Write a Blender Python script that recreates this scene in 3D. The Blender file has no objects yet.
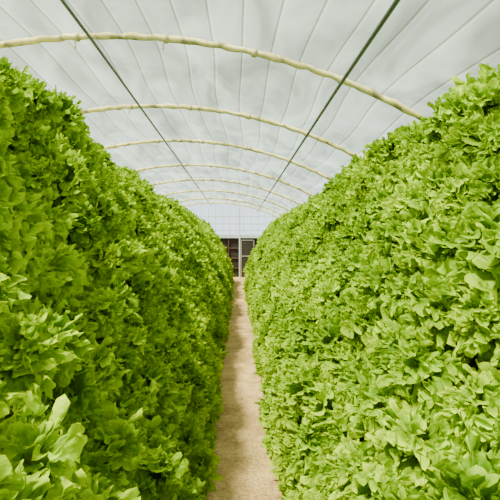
import bpy, math, random
import numpy as np
from mathutils import Vector, Matrix, Euler
random.seed(7); rng=np.random.default_rng(7)
scn=bpy.context.scene
COL=scn.collection
CAM_H=1.6
# ------------------------------------------------------------ helpers
def link(o,parent=None):
    COL.objects.link(o)
    if parent: o.parent=parent
    return o
def empty(name):
    e=bpy.data.objects.new(name,None); e.empty_display_size=0.2; COL.objects.link(e); return e
def new_mat(name):
    m=bpy.data.materials.new(name); m.use_nodes=True
    nt=m.node_tree; nt.nodes.clear()
    return m,nt,nt.nodes,nt.links
class MB:
    def __init__(s): s.v=[]; s.f=[]
    def box(s,c,d,rot=None):
        b=len(s.v)
        for x in(-1,1):
            for y in(-1,1):
                for z in(-1,1):
                    p=Vector((x*d[0]/2,y*d[1]/2,z*d[2]/2))
                    if rot: p=rot@p
                    s.v.append(tuple(p+Vector(c)))
        for q in((0,1,3,2),(4,6,7,5),(0,4,5,1),(2,3,7,6),(0,2,6,4),(1,5,7,3)):
            s.f.append(tuple(b+i for i in q))
    def tube(s,pts,r,n=8,rv=None,cap=True):
        pts=[Vector(p) for p in pts]; base=len(s.v); k=len(pts)
        for i,p in enumerate(pts):
            t=(pts[min(i+1,k-1)]-pts[max(i-1,0)]).normalized()
            up=Vector((0,1,0)) if abs(t.y)<.9 else Vector((0,0,1))
            a=t.cross(up).normalized(); b=t.cross(a).normalized()
            rr=rv[i] if rv is not None else r
            for j in range(n):
                th=2*math.pi*j/n
                s.v.append(tuple(p+a*math.cos(th)*rr+b*math.sin(th)*rr))
        for i in range(k-1):
            for j in range(n):
                s.f.append((base+i*n+j,base+i*n+(j+1)%n,base+(i+1)*n+(j+1)%n,base+(i+1)*n+j))
        if cap:
            s.f.append(tuple(base+j for j in range(n))[::-1]); s.f.append(tuple(base+(k-1)*n+j for j in range(n)))
    def obj(s,name,mat,parent=None,smooth=False):
        me=bpy.data.meshes.new(name); me.from_pydata(s.v,[],s.f); me.update()
        if smooth: me.polygons.foreach_set('use_smooth',[True]*len(me.polygons))
        me.materials.append(mat)
        return link(bpy.data.objects.new(name,me),parent)
def simple(name,col,rough=.6,metal=0,nscale=20,namt=.25):
    m,nt,N,L=new_mat(name)
    o=N.new('ShaderNodeOutputMaterial'); p=N.new('ShaderNodeBsdfPrincipled')
    t=N.new('ShaderNodeTexCoord'); n=N.new('ShaderNodeTexNoise'); n.inputs['Scale'].default_value=nscale; n.inputs['Detail'].default_value=5
    r=N.new('ShaderNodeMapRange'); r.inputs['To Min'].default_value=1-namt; r.inputs['To Max'].default_value=1+namt
    h=N.new('ShaderNodeHueSaturation'); h.inputs['Color'].default_value=(*col,1)
    L.new(t.outputs['Object'],n.inputs['Vector']); L.new(n.outputs['Fac'],r.inputs['Value']); L.new(r.outputs['Result'],h.inputs['Value'])
    L.new(h.outputs['Color'],p.inputs['Base Color']); p.inputs['Roughness'].default_value=rough; p.inputs['Metallic'].default_value=metal
    L.new(p.outputs[0],o.inputs[0]); return m
# ------------------------------------------------------------ leaf material
def leaf_mat():
    m,nt,N,L=new_mat('lettuce_leaf')
    o=N.new('ShaderNodeOutputMaterial')
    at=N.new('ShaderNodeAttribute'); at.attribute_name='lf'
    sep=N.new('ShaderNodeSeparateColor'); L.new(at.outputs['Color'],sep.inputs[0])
    ramp=N.new('ShaderNodeValToRGB'); e=ramp.color_ramp.elements  # leaf greens, with occlusion-like shade painted inward and highlights painted at the tips
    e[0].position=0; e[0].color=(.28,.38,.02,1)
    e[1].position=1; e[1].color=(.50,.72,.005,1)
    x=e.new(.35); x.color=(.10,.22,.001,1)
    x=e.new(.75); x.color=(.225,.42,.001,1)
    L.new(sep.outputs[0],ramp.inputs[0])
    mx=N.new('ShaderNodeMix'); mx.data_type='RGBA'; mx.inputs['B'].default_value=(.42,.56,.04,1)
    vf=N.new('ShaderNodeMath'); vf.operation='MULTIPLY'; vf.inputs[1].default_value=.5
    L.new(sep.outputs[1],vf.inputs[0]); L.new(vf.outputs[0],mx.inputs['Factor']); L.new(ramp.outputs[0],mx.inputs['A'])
    tc=N.new('ShaderNodeTexCoord'); no=N.new('ShaderNodeTexNoise'); no.inputs['Scale'].default_value=22; no.inputs['Detail'].default_value=4
    L.new(tc.outputs['Object'],no.inputs['Vector'])
    oi=N.new('ShaderNodeObjectInfo')
    a1=N.new('ShaderNodeMapRange'); a1.inputs['From Min'].default_value=.3; a1.inputs['From Max'].default_value=.7; a1.inputs['To Min'].default_value=.72; a1.inputs['To Max'].default_value=1.18
    L.new(no.outputs['Fac'],a1.inputs['Value'])
    a2=N.new('ShaderNodeMapRange'); a2.inputs['To Min'].default_value=.68; a2.inputs['To Max'].default_value=1.2
    L.new(oi.outputs['Random'],a2.inputs['Value'])
    a3=N.new('ShaderNodeMath'); a3.operation='MULTIPLY'; L.new(a1.outputs[0],a3.inputs[0]); L.new(a2.outputs[0],a3.inputs[1])
    hh=N.new('ShaderNodeMapRange'); hh.inputs['To Min'].default_value=.514; hh.inputs['To Max'].default_value=.488
    L.new(oi.outputs['Random'],hh.inputs['Value'])
    hs=N.new('ShaderNodeHueSaturation'); L.new(mx.outputs['Result'],hs.inputs['Color']); L.new(a3.outputs[0],hs.inputs['Value']); L.new(hh.outputs[0],hs.inputs['Hue'])
    d=N.new('ShaderNodeBsdfDiffuse'); t=N.new('ShaderNodeBsdfTranslucent'); g=N.new('ShaderNodeBsdfGlossy')
    g.inputs['Roughness'].default_value=.42; g.inputs['Color'].default_value=(.85,1,.45,1)
    bm=N.new('ShaderNodeBump'); bm.inputs['Strength'].default_value=.8; bm.inputs['Distance'].default_value=.007
    n2=N.new('ShaderNodeTexNoise'); n2.inputs['Scale'].default_value=75; n2.inputs['Detail'].default_value=3
    L.new(tc.outputs['Object'],n2.inputs['Vector']); L.new(n2.outputs['Fac'],bm.inputs['Height'])
    for s in(d,t,g): L.new(bm.outputs[0],s.inputs['Normal'])
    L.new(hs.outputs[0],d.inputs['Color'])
    ty=N.new('ShaderNodeMix'); ty.data_type='RGBA'; ty.blend_type='MULTIPLY'; ty.inputs['Factor'].default_value=1; ty.inputs['B'].default_value=(1.2,1.15,.5,1)
    L.new(hs.outputs[0],ty.inputs['A']); L.new(ty.outputs['Result'],t.inputs['Color'])
    m1=N.new('ShaderNodeMixShader'); m1.inputs[0].default_value=.30; L.new(d.outputs[0],m1.inputs[1]); L.new(t.outputs[0],m1.inputs[2])
    m2=N.new('ShaderNodeMixShader'); m2.inputs[0].default_value=.02; L.new(m1.outputs[0],m2.inputs[1]); L.new(g.outputs[0],m2.inputs[2])
    L.new(m2.outputs[0],o.inputs[0]); return m
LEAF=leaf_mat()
# ------------------------------------------------------------ lettuce heads
NR,NA=22,140
def leaf(Ln,bend,rg):
    A=rg.uniform(1.4,1.8)
    r=np.linspace(0,1,NR)**.75; a=np.linspace(-1,1,NA)
    Rr,U=np.meshgrid(r,a,indexing='ij'); ang=U*A
    p=rg.uniform(0,6.28,12)
    k1=rg.uniform(4.5,6.5); k2=rg.uniform(13,17); k3=rg.uniform(36,44)
    w1=k1*ang+p[0]+1.2*np.sin(2.1*ang+p[1]); w2=k2*ang+p[2]+1.3*np.sin(3.7*ang+p[3]); w3=k3*ang+p[8]+1.5*np.sin(5.3*ang+p[9])
    rad=Ln*(.74+.26*np.cos(ang*.95))*(1+.05*np.sin(w1*.9+p[4])*Rr**2+.07*np.sin(w2*1.1+p[5])*Rr**4+.08*np.sin(w3*1.3+p[10])*Rr**6)
    ang2=ang+.10*Rr**3*np.cos(w1)+.10*Rr**3.2*np.cos(w2)+.05*Rr**5*np.cos(w3)
    px=Rr*rad*np.sin(ang2); py=Rr*rad*np.cos(ang2)
    pz=Ln*(.09*Rr**1.6*np.sin(w1)+.20*Rr**3.2*np.sin(w2)+.095*Rr**5*np.sin(w3))
    pz+=Ln*.06*np.sin(px/Ln*17+p[6])*np.sin(py/Ln*16+p[7])*Rr
    pz+=-px**2/Ln*rg.uniform(-.4,1.0)
    be=bend
    t=py/Ln; th=be*t+.8*be*np.clip(t-.6,0,1)
    cy=Ln*np.sin(be*t)/be; cz=Ln*(1-np.cos(be*t))/be
    Y=cy+pz*np.sin(th); Z=-cz+pz*np.cos(th)
    vein=np.exp(-(px/(Ln*.03*(1.25-Rr)))**2)*(1-Rr)**.5
    for va in(-.75,-.4,.4,.75):
        vein=np.maximum(vein,.6*np.exp(-((ang-va)/.045)**2)*(1-Rr)**.7*(Rr>.15))
    P=np.stack([px,Y,Z],-1).reshape(-1,3)
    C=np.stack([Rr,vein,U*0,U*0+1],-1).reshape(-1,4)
    return P,C
quads=[]
for i in range(NR-1):
    for j in range(NA-1):
        b=i*NA+j; quads.append((b,b+1,b+NA+1,b+NA))
quads=np.array(quads)
def head(name,seed):
    rg=np.random.default_rng(seed); V=[];F=[];C=[]; off=0; n=14
    for i in range(n):
        f=i/(n-1)
        Ln=(.152*(1-f)+.088*f)*rg.uniform(.8,1.18)
        el=math.radians(8+70*f**.9+rg.uniform(-14,14))
        P,Cc=leaf(Ln,rg.uniform(.5,1.8)*(1-.35*f),rg)
        az=i*2.39996+rg.uniform(-.25,.25)
        R=Matrix.Rotation(az,3,'Z')@Matrix.Rotation(el,3,'X')@Matrix.Rotation(rg.uniform(-.45,.45),3,'Y')
        P=P@np.array(R).T
        P+=np.array([math.sin(-az)*.012*(1-f),math.cos(az)*.012*(1-f),.02+.05*f])
        V.append(P);C.append(Cc);F.append(quads+off); off+=len(P)
    V=np.concatenate(V);C=np.concatenate(C);F=np.concatenate(F)
    me=bpy.data.meshes.new(name); me.from_pydata(V.tolist(),[],F.tolist()); me.update()
    me.polygons.foreach_set('use_smooth',[True]*len(me.polygons))
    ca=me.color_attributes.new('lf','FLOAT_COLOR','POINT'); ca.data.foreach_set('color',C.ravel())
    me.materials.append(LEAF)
    return bpy.data.objects.new(name,me)
heads=bpy.data.collections.new('lettuce_heads')
NH=9
for i in range(NH): heads.objects.link(head('lettuce_head_%d'%(i+1),100+i))
def gn():
    g=bpy.data.node_groups.new('scatter_heads','GeometryNodeTree')
    g.interface.new_socket('Geometry',in_out='INPUT',socket_type='NodeSocketGeometry')
    g.interface.new_socket('Geometry',in_out='OUTPUT',socket_type='NodeSocketGeometry')
    N,L=g.nodes,g.links
    i=N.new('NodeGroupInput'); o=N.new('NodeGroupOutput'); ip=N.new('GeometryNodeInstanceOnPoints')
    ci=N.new('GeometryNodeCollectionInfo'); ci.inputs['Collection'].default_value=heads
    ci.inputs['Separate Children'].default_value=True; ci.inputs['Reset Children'].default_value=True
    def na(t,n):
        x=N.new('GeometryNodeInputNamedAttribute'); x.data_type=t; x.inputs['Name'].default_value=n; return x.outputs['Attribute']
    er=N.new('FunctionNodeEulerToRotation')
    L.new(i.outputs[0],ip.inputs['Points']); L.new(ci.outputs[0],ip.inputs['Instance'])
    ip.inputs['Pick Instance'].default_value=True
    L.new(na('INT','idx'),ip.inputs['Instance Index'])
    L.new(na('FLOAT_VECTOR','rot'),er.inputs[0]); L.new(er.outputs[0],ip.inputs['Rotation'])
    L.new(na('FLOAT','scl'),ip.inputs['Scale'])
    L.new(ip.outputs[0],o.inputs[0]); return g
GN=gn()
# ------------------------------------------------------------ racks
Y0,Y1=-0.6,16.2
whitepipe=simple('nft_channel_plastic',(.45,.5,.38),.4)
steel=simple('galvanised_steel',(.35,.36,.36),.45,.7)
def interp(y,tab):
    if y<=tab[0][0]: return tab[0][1]
    for (a,b),(c,d) in zip(tab,tab[1:]):
        if y<=c: return b+(d-b)*(y-a)/(c-a)
    return tab[-1][1]
def crest_h(side,y):
    if side<0: return interp(y,[(2.4,2.35),(3.8,2.34),(4.9,2.20),(7,2.09),(16,1.98)])
    return interp(y,[(2.4,2.20),(3.2,2.29),(3.8,2.30),(4.9,2.15),(6.3,2.04),(16,1.95)])
def bump(side,y,s):
    return .045*math.sin(2.1*y+3*s+side)+.035*math.sin(4.7*y-5*s+2*side)+.03*math.sin(9.3*y+11*s)
def profile(side,y):
    ch=crest_h(side,y)
    if side<0: pts=[(-.325,.07),(-.50,.75),(-.83,1.45),(-1.25,ch-.08)]; cr=(-1.38,ch-.03); back=[(-1.5,ch-.1),(-2.5,.1)]
    else: pts=[(.375,.07),(.53,.75),(.88,1.45),(1.19,ch-.10)]; cr=(1.31,ch-.05); back=[(1.45,ch-.12),(2.5,.1)]
    return pts,cr,back
def along(pts,s):
    d=[math.dist(pts[i],pts[i+1]) for i in range(len(pts)-1)]; T=sum(d); q=s*T
    for i,x in enumerate(d):
        if q<=x+1e-9:
            f=q/x; a,b=pts[i],pts[i+1]
            return (a[0]+(b[0]-a[0])*f,a[1]+(b[1]-a[1])*f),((b[0]-a[0])/x,(b[1]-a[1])/x)
        q-=x
    return pts[-1],((pts[-1][0]-pts[-2][0])/d[-1],(pts[-1][1]-pts[-2][1])/d[-1])
NT=11
def rack(side):
    root=empty('lettuce_growing_rack')
    P=[];R=[];S=[];I=[]
    def add(x,y,z,nx,nz,sc,j=.22):
        ax=Vector((nx,random.uniform(-j,j),nz+.34+random.uniform(-j,j))).normalized()
        q=ax.to_track_quat('Z','Y')@Euler((0,0,random.uniform(0,6.28))).to_quaternion()
        o=random.uniform(-.04,.03)
        P.append((x+nx*o+random.uniform(-.015,.015),y+random.uniform(-.035,.035),max(.07,z+random.uniform(-.025,.025))))
        R.append(tuple(q.to_euler())); S.append(sc*random.uniform(.8,1.15)); I.append(random.randrange(NH))
    ch=MB()
    for t in range(NT):
        s=t/(NT-1)
        y=Y0+(t%2)*.1
        while y<Y1:
            pts,cr,back=profile(side,y)
            (x,z),(dx,dz)=along(pts,s)
            b=bump(side,y,s)*min(1,s*4+.2)
            add(x-side*b,y,z+b*.4,-side*abs(dz),abs(dx),1.06 if t else .98)
            y+=.19
        line=[]
        for yy in (Y0-.1,1,2.4,3.2,3.8,4.9,6.3,7,16,Y1):
            pts,cr,back=profile(side,yy); (x,z),_=along(pts,s); line.append((x+side*.07,yy,max(z-.02,.04)))
        ch.tube(line,.032,8)
    y=Y0
    while y<Y1:
        pts,cr,back=profile(side,y)
        b=bump(side,y,1.0)
        add(cr[0],y,cr[1]+b*1.0,-side*.2,1,1.05+b*3,.4)
        for k in range(9):
            f=k/8; x=back[0][0]+(back[1][0]-back[0][0])*f; z=back[0][1]+(back[1][1]-back[0][1])*f
            add(x,y+random.uniform(0,.1),z,side*.9,.4,1.4)
        y+=.18
    for k in range(9):
        line=[]
        for yy in (Y0-.1,1,2.4,3.2,3.8,4.9,6.3,7,16,Y1):
            pts,cr,back=profile(side,yy); f=k/8
            line.append((back[0][0]+(back[1][0]-back[0][0])*f-side*.06,yy,back[0][1]+(back[1][1]-back[0][1])*f-.02))
        ch.tube(line,.032,8)
    me=bpy.data.meshes.new('lettuce_crop'); me.from_pydata(P,[],[]); me.update()
    a=me.attributes.new('rot','FLOAT_VECTOR','POINT'); a.data.foreach_set('vector',np.array(R).ravel())
    a=me.attributes.new('scl','FLOAT','POINT'); a.data.foreach_set('value',np.array(S))
    a=me.attributes.new('idx','INT','POINT'); a.data.foreach_set('value',np.array(I,dtype=np.int32))
    o=link(bpy.data.objects.new('lettuce_crop',me),root)
    md=o.modifiers.new('heads','NODES'); md.node_group=GN
    ch.obj('growing_channels',whitepipe,root,True)
    fr=MB(); y=Y0
    while y<=Y1+.01:
        pts,cr,back=profile(side,y)
        p=[(a+side*.12,y,max(b-.03,0)) for a,b in pts]; p[0]=(p[0][0],y,0)
        fr.tube(p+[(cr[0],y,cr[1]-.08)],.02,8)
        fr.tube([(cr[0],y,cr[1]-.08),(back[1][0]-side*.12,y,0)],.02,8)
        y+=1.68
    fr.obj('a_frame_posts',steel,root,True)
    return root
rack(-1); rack(1)
# ------------------------------------------------------------ tunnel
CX=-.85; RAD=4.5; ZA,ZB=-2.5,18.3
def sc(y): return 1.0-0.012*max(y-3.4,0)
def arch_pt(dx,y,off=0):
    th=math.asin(dx/RAD); r=RAD+off
    top=CAM_H+1.41
    X=CX+r*math.sin(th); Z=top-RAD+r*math.cos(th)
    Y_=Z-CAM_H
    Z=CAM_H+Y_*sc(y) if Y_>0 else Z
    return X,max(Z,0)
DX=[ -4.27+8.54*i/72 for i in range(73)]
m,nt,N,L=new_mat('greenhouse_film')
o=N.new('ShaderNodeOutputMaterial'); uv=N.new('ShaderNodeUVMap'); sp=N.new('ShaderNodeSeparateXYZ'); L.new(uv.outputs[0],sp.inputs[0])
ns=N.new('ShaderNodeTexNoise'); ns.inputs['Scale'].default_value=.3; ns.inputs['Detail'].default_value=1; L.new(uv.outputs[0],ns.inputs['Vector'])
ad=N.new('ShaderNodeMath'); ad.operation='MULTIPLY_ADD'; ad.inputs[1].default_value=.40; L.new(ns.outputs['Fac'],ad.inputs[0]); L.new(sp.outputs[0],ad.inputs[2])
ml=N.new('ShaderNodeMath'); ml.operation='MULTIPLY'; ml.inputs[1].default_value=4.6; L.new(ad.outputs[0],ml.inputs[0])
fr=N.new('ShaderNodeMath'); fr.operation='FRACT'; L.new(ml.outputs[0],fr.inputs[0])
rp=N.new('ShaderNodeValToRGB'); L.new(fr.outputs[0],rp.inputs[0]); e=rp.color_ramp.elements
e[0].position=0; e[0].color=(.50,.52,.44,1); e[1].position=1; e[1].color=(.86,.86,.86,1)
x=e.new(.045); x.color=(.50,.52,.44,1); x=e.new(.075); x.color=(1.25,1.25,1.2,1); x=e.new(.14); x.color=(1,1,1,1); x=e.new(.5); x.color=(.95,.95,.95,1)
n2=N.new('ShaderNodeTexNoise'); n2.inputs['Scale'].default_value=1.5; n2.inputs['Detail'].default_value=7; n2.inputs['Distortion'].default_value=1.2
mp=N.new('ShaderNodeMapping'); mp.inputs['Scale'].default_value=(1.6,.6,1); L.new(uv.outputs[0],mp.inputs[0]); L.new(mp.outputs[0],n2.inputs['Vector'])
mr=N.new('ShaderNodeMapRange'); mr.inputs['From Min'].default_value=.3; mr.inputs['From Max'].default_value=.7; mr.inputs['To Min'].default_value=.62; mr.inputs['To Max'].default_value=1.4; L.new(n2.outputs['Fac'],mr.inputs['Value'])
mm=N.new('ShaderNodeMix'); mm.data_type='RGBA'; mm.blend_type='MULTIPLY'; mm.inputs['Factor'].default_value=1; L.new(rp.outputs[0],mm.inputs['A']); L.new(mr.outputs[0],mm.inputs['B'])
c2=N.new('ShaderNodeMix'); c2.data_type='RGBA'; c2.blend_type='MULTIPLY'; c2.inputs['Factor'].default_value=1; c2.inputs['B'].default_value=(.86,.94,.80,1); L.new(mm.outputs['Result'],c2.inputs['A'])
tr=N.new('ShaderNodeBsdfTransparent'); tl=N.new('ShaderNodeBsdfTranslucent'); df=N.new('ShaderNodeBsdfDiffuse')
for s in(tr,tl): L.new(c2.outputs['Result'],s.inputs['Color'])
df.inputs['Color'].default_value=(.7,.72,.60,1)
a=N.new('ShaderNodeMixShader'); a.inputs[0].default_value=.5; L.new(tl.outputs[0],a.inputs[1]); L.new(df.outputs[0],a.inputs[2])
b=N.new('ShaderNodeMixShader'); b.inputs[0].default_value=.18; L.new(tr.outputs[0],b.inputs[1]); L.new(a.outputs[0],b.inputs[2]); L.new(b.outputs[0],o.inputs[0])
FILM=m
ys=[ZA+(ZB-ZA)*i/60 for i in range(61)]
V=[];F=[];UV=[]
for y in ys:
    for dx in DX:
        X,Z=arch_pt(dx,y,.03); V.append((X,y,Z)); UV.append((RAD*math.asin(dx/RAD),y))
n=len(DX)
for i in range(len(ys)-1):
    for j in range(n-1): F.append((i*n+j,i*n+j+1,(i+1)*n+j+1,(i+1)*n+j))
me=bpy.data.meshes.new('ceiling'); me.from_pydata(V,[],F); me.update()
u=me.uv_layers.new(name='UVMap')
for lp in me.loops: u.data[lp.index].uv=UV[lp.vertex_index]
me.polygons.foreach_set('use_smooth',[True]*len(me.polygons)); me.materials.append(FILM)
link(bpy.data.objects.new('ceiling',me))
# arches
m,nt,N,L=new_mat('wrapped_arch_pipe')
o=N.new('ShaderNodeOutputMaterial'); p=N.new('ShaderNodeBsdfPrincipled'); tc=N.new('ShaderNodeTexCoord')
n1=N.new('ShaderNodeTexNoise'); n1.inputs['Scale'].default_value=11; n1.inputs['Detail'].default_value=6; L.new(tc.outputs['Object'],n1.inputs['Vector'])
rp=N.new('ShaderNodeValToRGB'); e=rp.color_ramp.elements; e[0].position=.36; e[0].color=(.30,.26,.12,1); e[1].position=.6; e[1].color=(.90,.76,.32,1)
x=e.new(.47); x.color=(.78,.64,.25,1)
L.new(n1.outputs['Fac'],rp.inputs[0]); L.new(rp.outputs[0],p.inputs['Base Color']); p.inputs['Roughness'].default_value=.8; L.new(p.outputs[0],o.inputs[0])
WRAP=m
grey=simple('dark_wire',(.10,.12,.11),.5,.3)
frame=empty('greenhouse_arch_frame')
ARCH=[-1.9,0,1.7,3.4,5.1,6.8,8.9,10.95,13.2,15.5,17.2]
wm=MB(); tm=MB(); cm=MB()
for y in ARCH:
    pts=[];rv=[]
    M=150
    for i in range(M+1):
        dx=-4.22+8.44*i/M; X,Z=arch_pt(dx,y,-.03)
        pts.append((X,y+.006*math.sin(i*1.7),Z+.004*math.sin(i*2.3))); rv.append(.0235*(1+.2*random.uniform(-1,1)))
    wm.tube(pts,.026,10,rv)
    tm.tube([(a,b+.045,c+.012) for a,b,c in pts[::3]],.010,6)
    for i in range(4,M,random.choice((9,10,11))):
        a=Vector(pts[i]); c=Vector(pts[i+1]); cm.tube([a,a+(c-a).normalized()*.03],.030,10)
        if random.random()<.4: cm.tube([a+Vector((0,0,-.03)),a+Vector((random.uniform(-.02,.02),0,-.075))],.005,5)
wm.obj('wrapped_arches',WRAP,frame,True); tm.obj('arch_rods',steel,frame,True)
cm.obj('cloth_ties',simple('cloth_tie',(.62,.50,.22),.8),frame,True)
pl=MB()
for X0,r in((-1.0,.011),(.74,.013),(-3.3,.012),(2.4,.012)):
    line=[]
    for i in range(40):
        y=ZA+(ZB-ZA)*i/39; X,Z=arch_pt(X0-CX,y,-.075); line.append((X,y,Z))
    pl.tube(line,r,8)
pl.obj('purlin_wires',grey,frame,True)
# ------------------------------------------------------------ end walls
def endwall(y,name,mat,z0):
    V=[];F=[]
    top=[arch_pt(dx,y,.0) for dx in DX]
    for X,Z in top: V.append((X,y,max(Z,z0))); V.append((X,y,z0))
    for i in range(len(top)-1): F.append((2*i,2*i+2,2*i+3,2*i+1))
    me=bpy.data.meshes.new(name); me.from_pydata(V,[],F); me.update(); me.materials.append(mat)
    return me
m,nt,N,L=new_mat('clear_end_film')
o=N.new('ShaderNodeOutputMaterial'); tr=N.new('ShaderNodeBsdfTransparent'); tr.inputs['Color'].default_value=(.96,.99,1,1)
tl=N.new('ShaderNodeBsdfTranslucent'); tl.inputs['Color'].default_value=(.8,.9,1,1)
tc=N.new('ShaderNodeTexCoord'); n1=N.new('ShaderNodeTexNoise'); n1.inputs['Scale'].default_value=2; L.new(tc.outputs['Object'],n1.inputs['Vector'])
mr=N.new('ShaderNodeMapRange'); mr.inputs['To Min'].default_value=.0; mr.inputs['To Max'].default_value=.1; L.new(n1.outputs['Fac'],mr.inputs['Value'])
b=N.new('ShaderNodeMixShader'); L.new(mr.outputs[0],b.inputs[0]); L.new(tr.outputs[0],b.inputs[1]); L.new(tl.outputs[0],b.inputs[2]); L.new(b.outputs[0],o.inputs[0])
CLEAR=m
wf=empty('wall_far')
link(bpy.data.objects.new('upper_glazing',endwall(18.3,'upper_glazing',CLEAR,1.5)),wf)
dark=simple('dark_curtain',(.022,.014,.010),.8,0,6,.4)
lw=MB(); lw.box((CX,18.34,.75),(8.5,.06,1.5)); lw.obj('lower_panel',dark,wf)
wfr=simple('white_painted_frame',(.55,.60,.64),.5)
g=MB()
g.box((CX,18.24,1.55),(8.3,.06,.13)); g.box((CX,18.25,1.78),(8.0,.04,.03)); g.box((CX,18.25,2.02),(7.6,.04,.03)); g.box((CX,18.25,2.3),(6.5,.04,.025))
for i in range(-14,15):
    X=CX+i*.27; _,Z=arch_pt(X-CX,18.3)
    if Z>1.6: g.box((X,18.26,(1.5+Z)/2),(.018,.03,Z-1.5-.02))
g.box((.06,18.2,1.3),(.05,.05,2.6))
g.obj('glazing_bars',wfr,wf)
brown=simple('rusty_rail',(.09,.045,.03),.7)
g=MB()
for z in(.35,.72,1.1): g.box((CX,18.27,z),(8.3,.05,.03))
for i in range(-10,12): 
    X=.06+i*.42
    if -5<X<3.2: g.box((X,18.27,.75),(.03,.05,1.5))
g.obj('panel_rails',brown,wf)
d=empty('door_1')
g=MB(); g.box((.36,18.19,.72),(.5,.05,1.40)); g.obj('leaf',simple('door_dark_metal',(.025,.018,.016),.5),d)
g=MB(); g.box((.36,18.155,.80),(.46,.02,.03)); g.box((.12,18.155,.72),(.025,.02,1.4)); g.box((.60,18.155,.72),(.025,.02,1.4)); g.box((.36,18.155,1.405),(.5,.02,.03)); g.obj('frame',simple('door_frame_grey',(.3,.28,.26),.5),d)
link(bpy.data.objects.new('wall_back',endwall(ZA,'wall_back',FILM,0.0)))
# ------------------------------------------------------------ floor
m,nt,N,L=new_mat('sandy_path')
o=N.new('ShaderNodeOutputMaterial'); p=N.new('ShaderNodeBsdfPrincipled'); tc=N.new('ShaderNodeTexCoord')
n1=N.new('ShaderNodeTexNoise'); n1.inputs['Scale'].default_value=4.5; n1.inputs['Detail'].default_value=9; n1.inputs['Roughness'].default_value=.72
L.new(tc.outputs['Object'],n1.inputs['Vector'])
rp=N.new('ShaderNodeValToRGB'); e=rp.color_ramp.elements; e[0].position=.35; e[0].color=(.58,.32,.13,1); e[1].position=.58; e[1].color=(.96,.61,.27,1)
L.new(n1.outputs['Fac'],rp.inputs[0])
n2=N.new('ShaderNodeTexNoise'); n2.inputs['Scale'].default_value=38; n2.inputs['Detail'].default_value=6; L.new(tc.outputs['Object'],n2.inputs['Vector'])
mr=N.new('ShaderNodeMapRange'); mr.inputs['From Min'].default_value=.35; mr.inputs['From Max'].default_value=.65; mr.inputs['To Min'].default_value=.70; mr.inputs['To Max'].default_value=1.0; L.new(n2.outputs['Fac'],mr.inputs['Value'])
mm=N.new('ShaderNodeMix'); mm.data_type='RGBA'; mm.blend_type='MULTIPLY'; mm.inputs['Factor'].default_value=1; L.new(rp.outputs[0],mm.inputs['A']); L.new(mr.outputs[0],mm.inputs['B'])
L.new(mm.outputs['Result'],p.inputs['Base Color']); p.inputs['Roughness'].default_value=.95; p.inputs['Specular IOR Level'].default_value=.1
bm=N.new('ShaderNodeBump'); bm.inputs['Strength'].default_value=.8; bm.inputs['Distance'].default_value=.05; L.new(n2.outputs['Fac'],bm.inputs['Height']); L.new(bm.outputs[0],p.inputs['Normal'])
L.new(p.outputs[0],o.inputs[0])
g=MB(); g.box((CX,8,-.05),(10,23,.1)); g.obj('floor',m)
# ------------------------------------------------------------ world / sun
w=bpy.data.worlds.new('sky'); scn.world=w; w.use_nodes=True; N=w.node_tree.nodes; L=w.node_tree.links
bg=N['Background']; tc=N.new('ShaderNodeTexCoord'); s=N.new('ShaderNodeSeparateXYZ'); rp=N.new('ShaderNodeValToRGB')
L.new(tc.outputs['Generated'],s.inputs[0]); L.new(s.outputs[2],rp.inputs[0]); e=rp.color_ramp.elements
e[0].position=0; e[0].color=(1.18,1.34,1.48,1); e[1].position=.3; e[1].color=(.74,.83,.76,1)
L.new(rp.outputs[0],bg.inputs['Color']); bg.inputs['Strength'].default_value=1.55
sd=bpy.data.lights.new('sun','SUN'); sd.energy=15.5; sd.angle=math.radians(7); sd.color=(1,.95,.80)
so=bpy.data.objects.new('sun',sd); so.rotation_euler=Vector((.45,.40,-1)).to_track_quat('-Z','Y').to_euler(); so.location=(-5,-3,8); COL.objects.link(so)
# ------------------------------------------------------------ camera
cd=bpy.data.cameras.new('camera'); cd.sensor_width=36; cd.lens=480/500*36; cd.clip_start=.02
co=bpy.data.objects.new('camera',cd); co.location=(0,0,CAM_H)
co.rotation_euler=(math.radians(90-1.79),0,-math.radians(1.43)); COL.objects.link(co); scn.camera=co
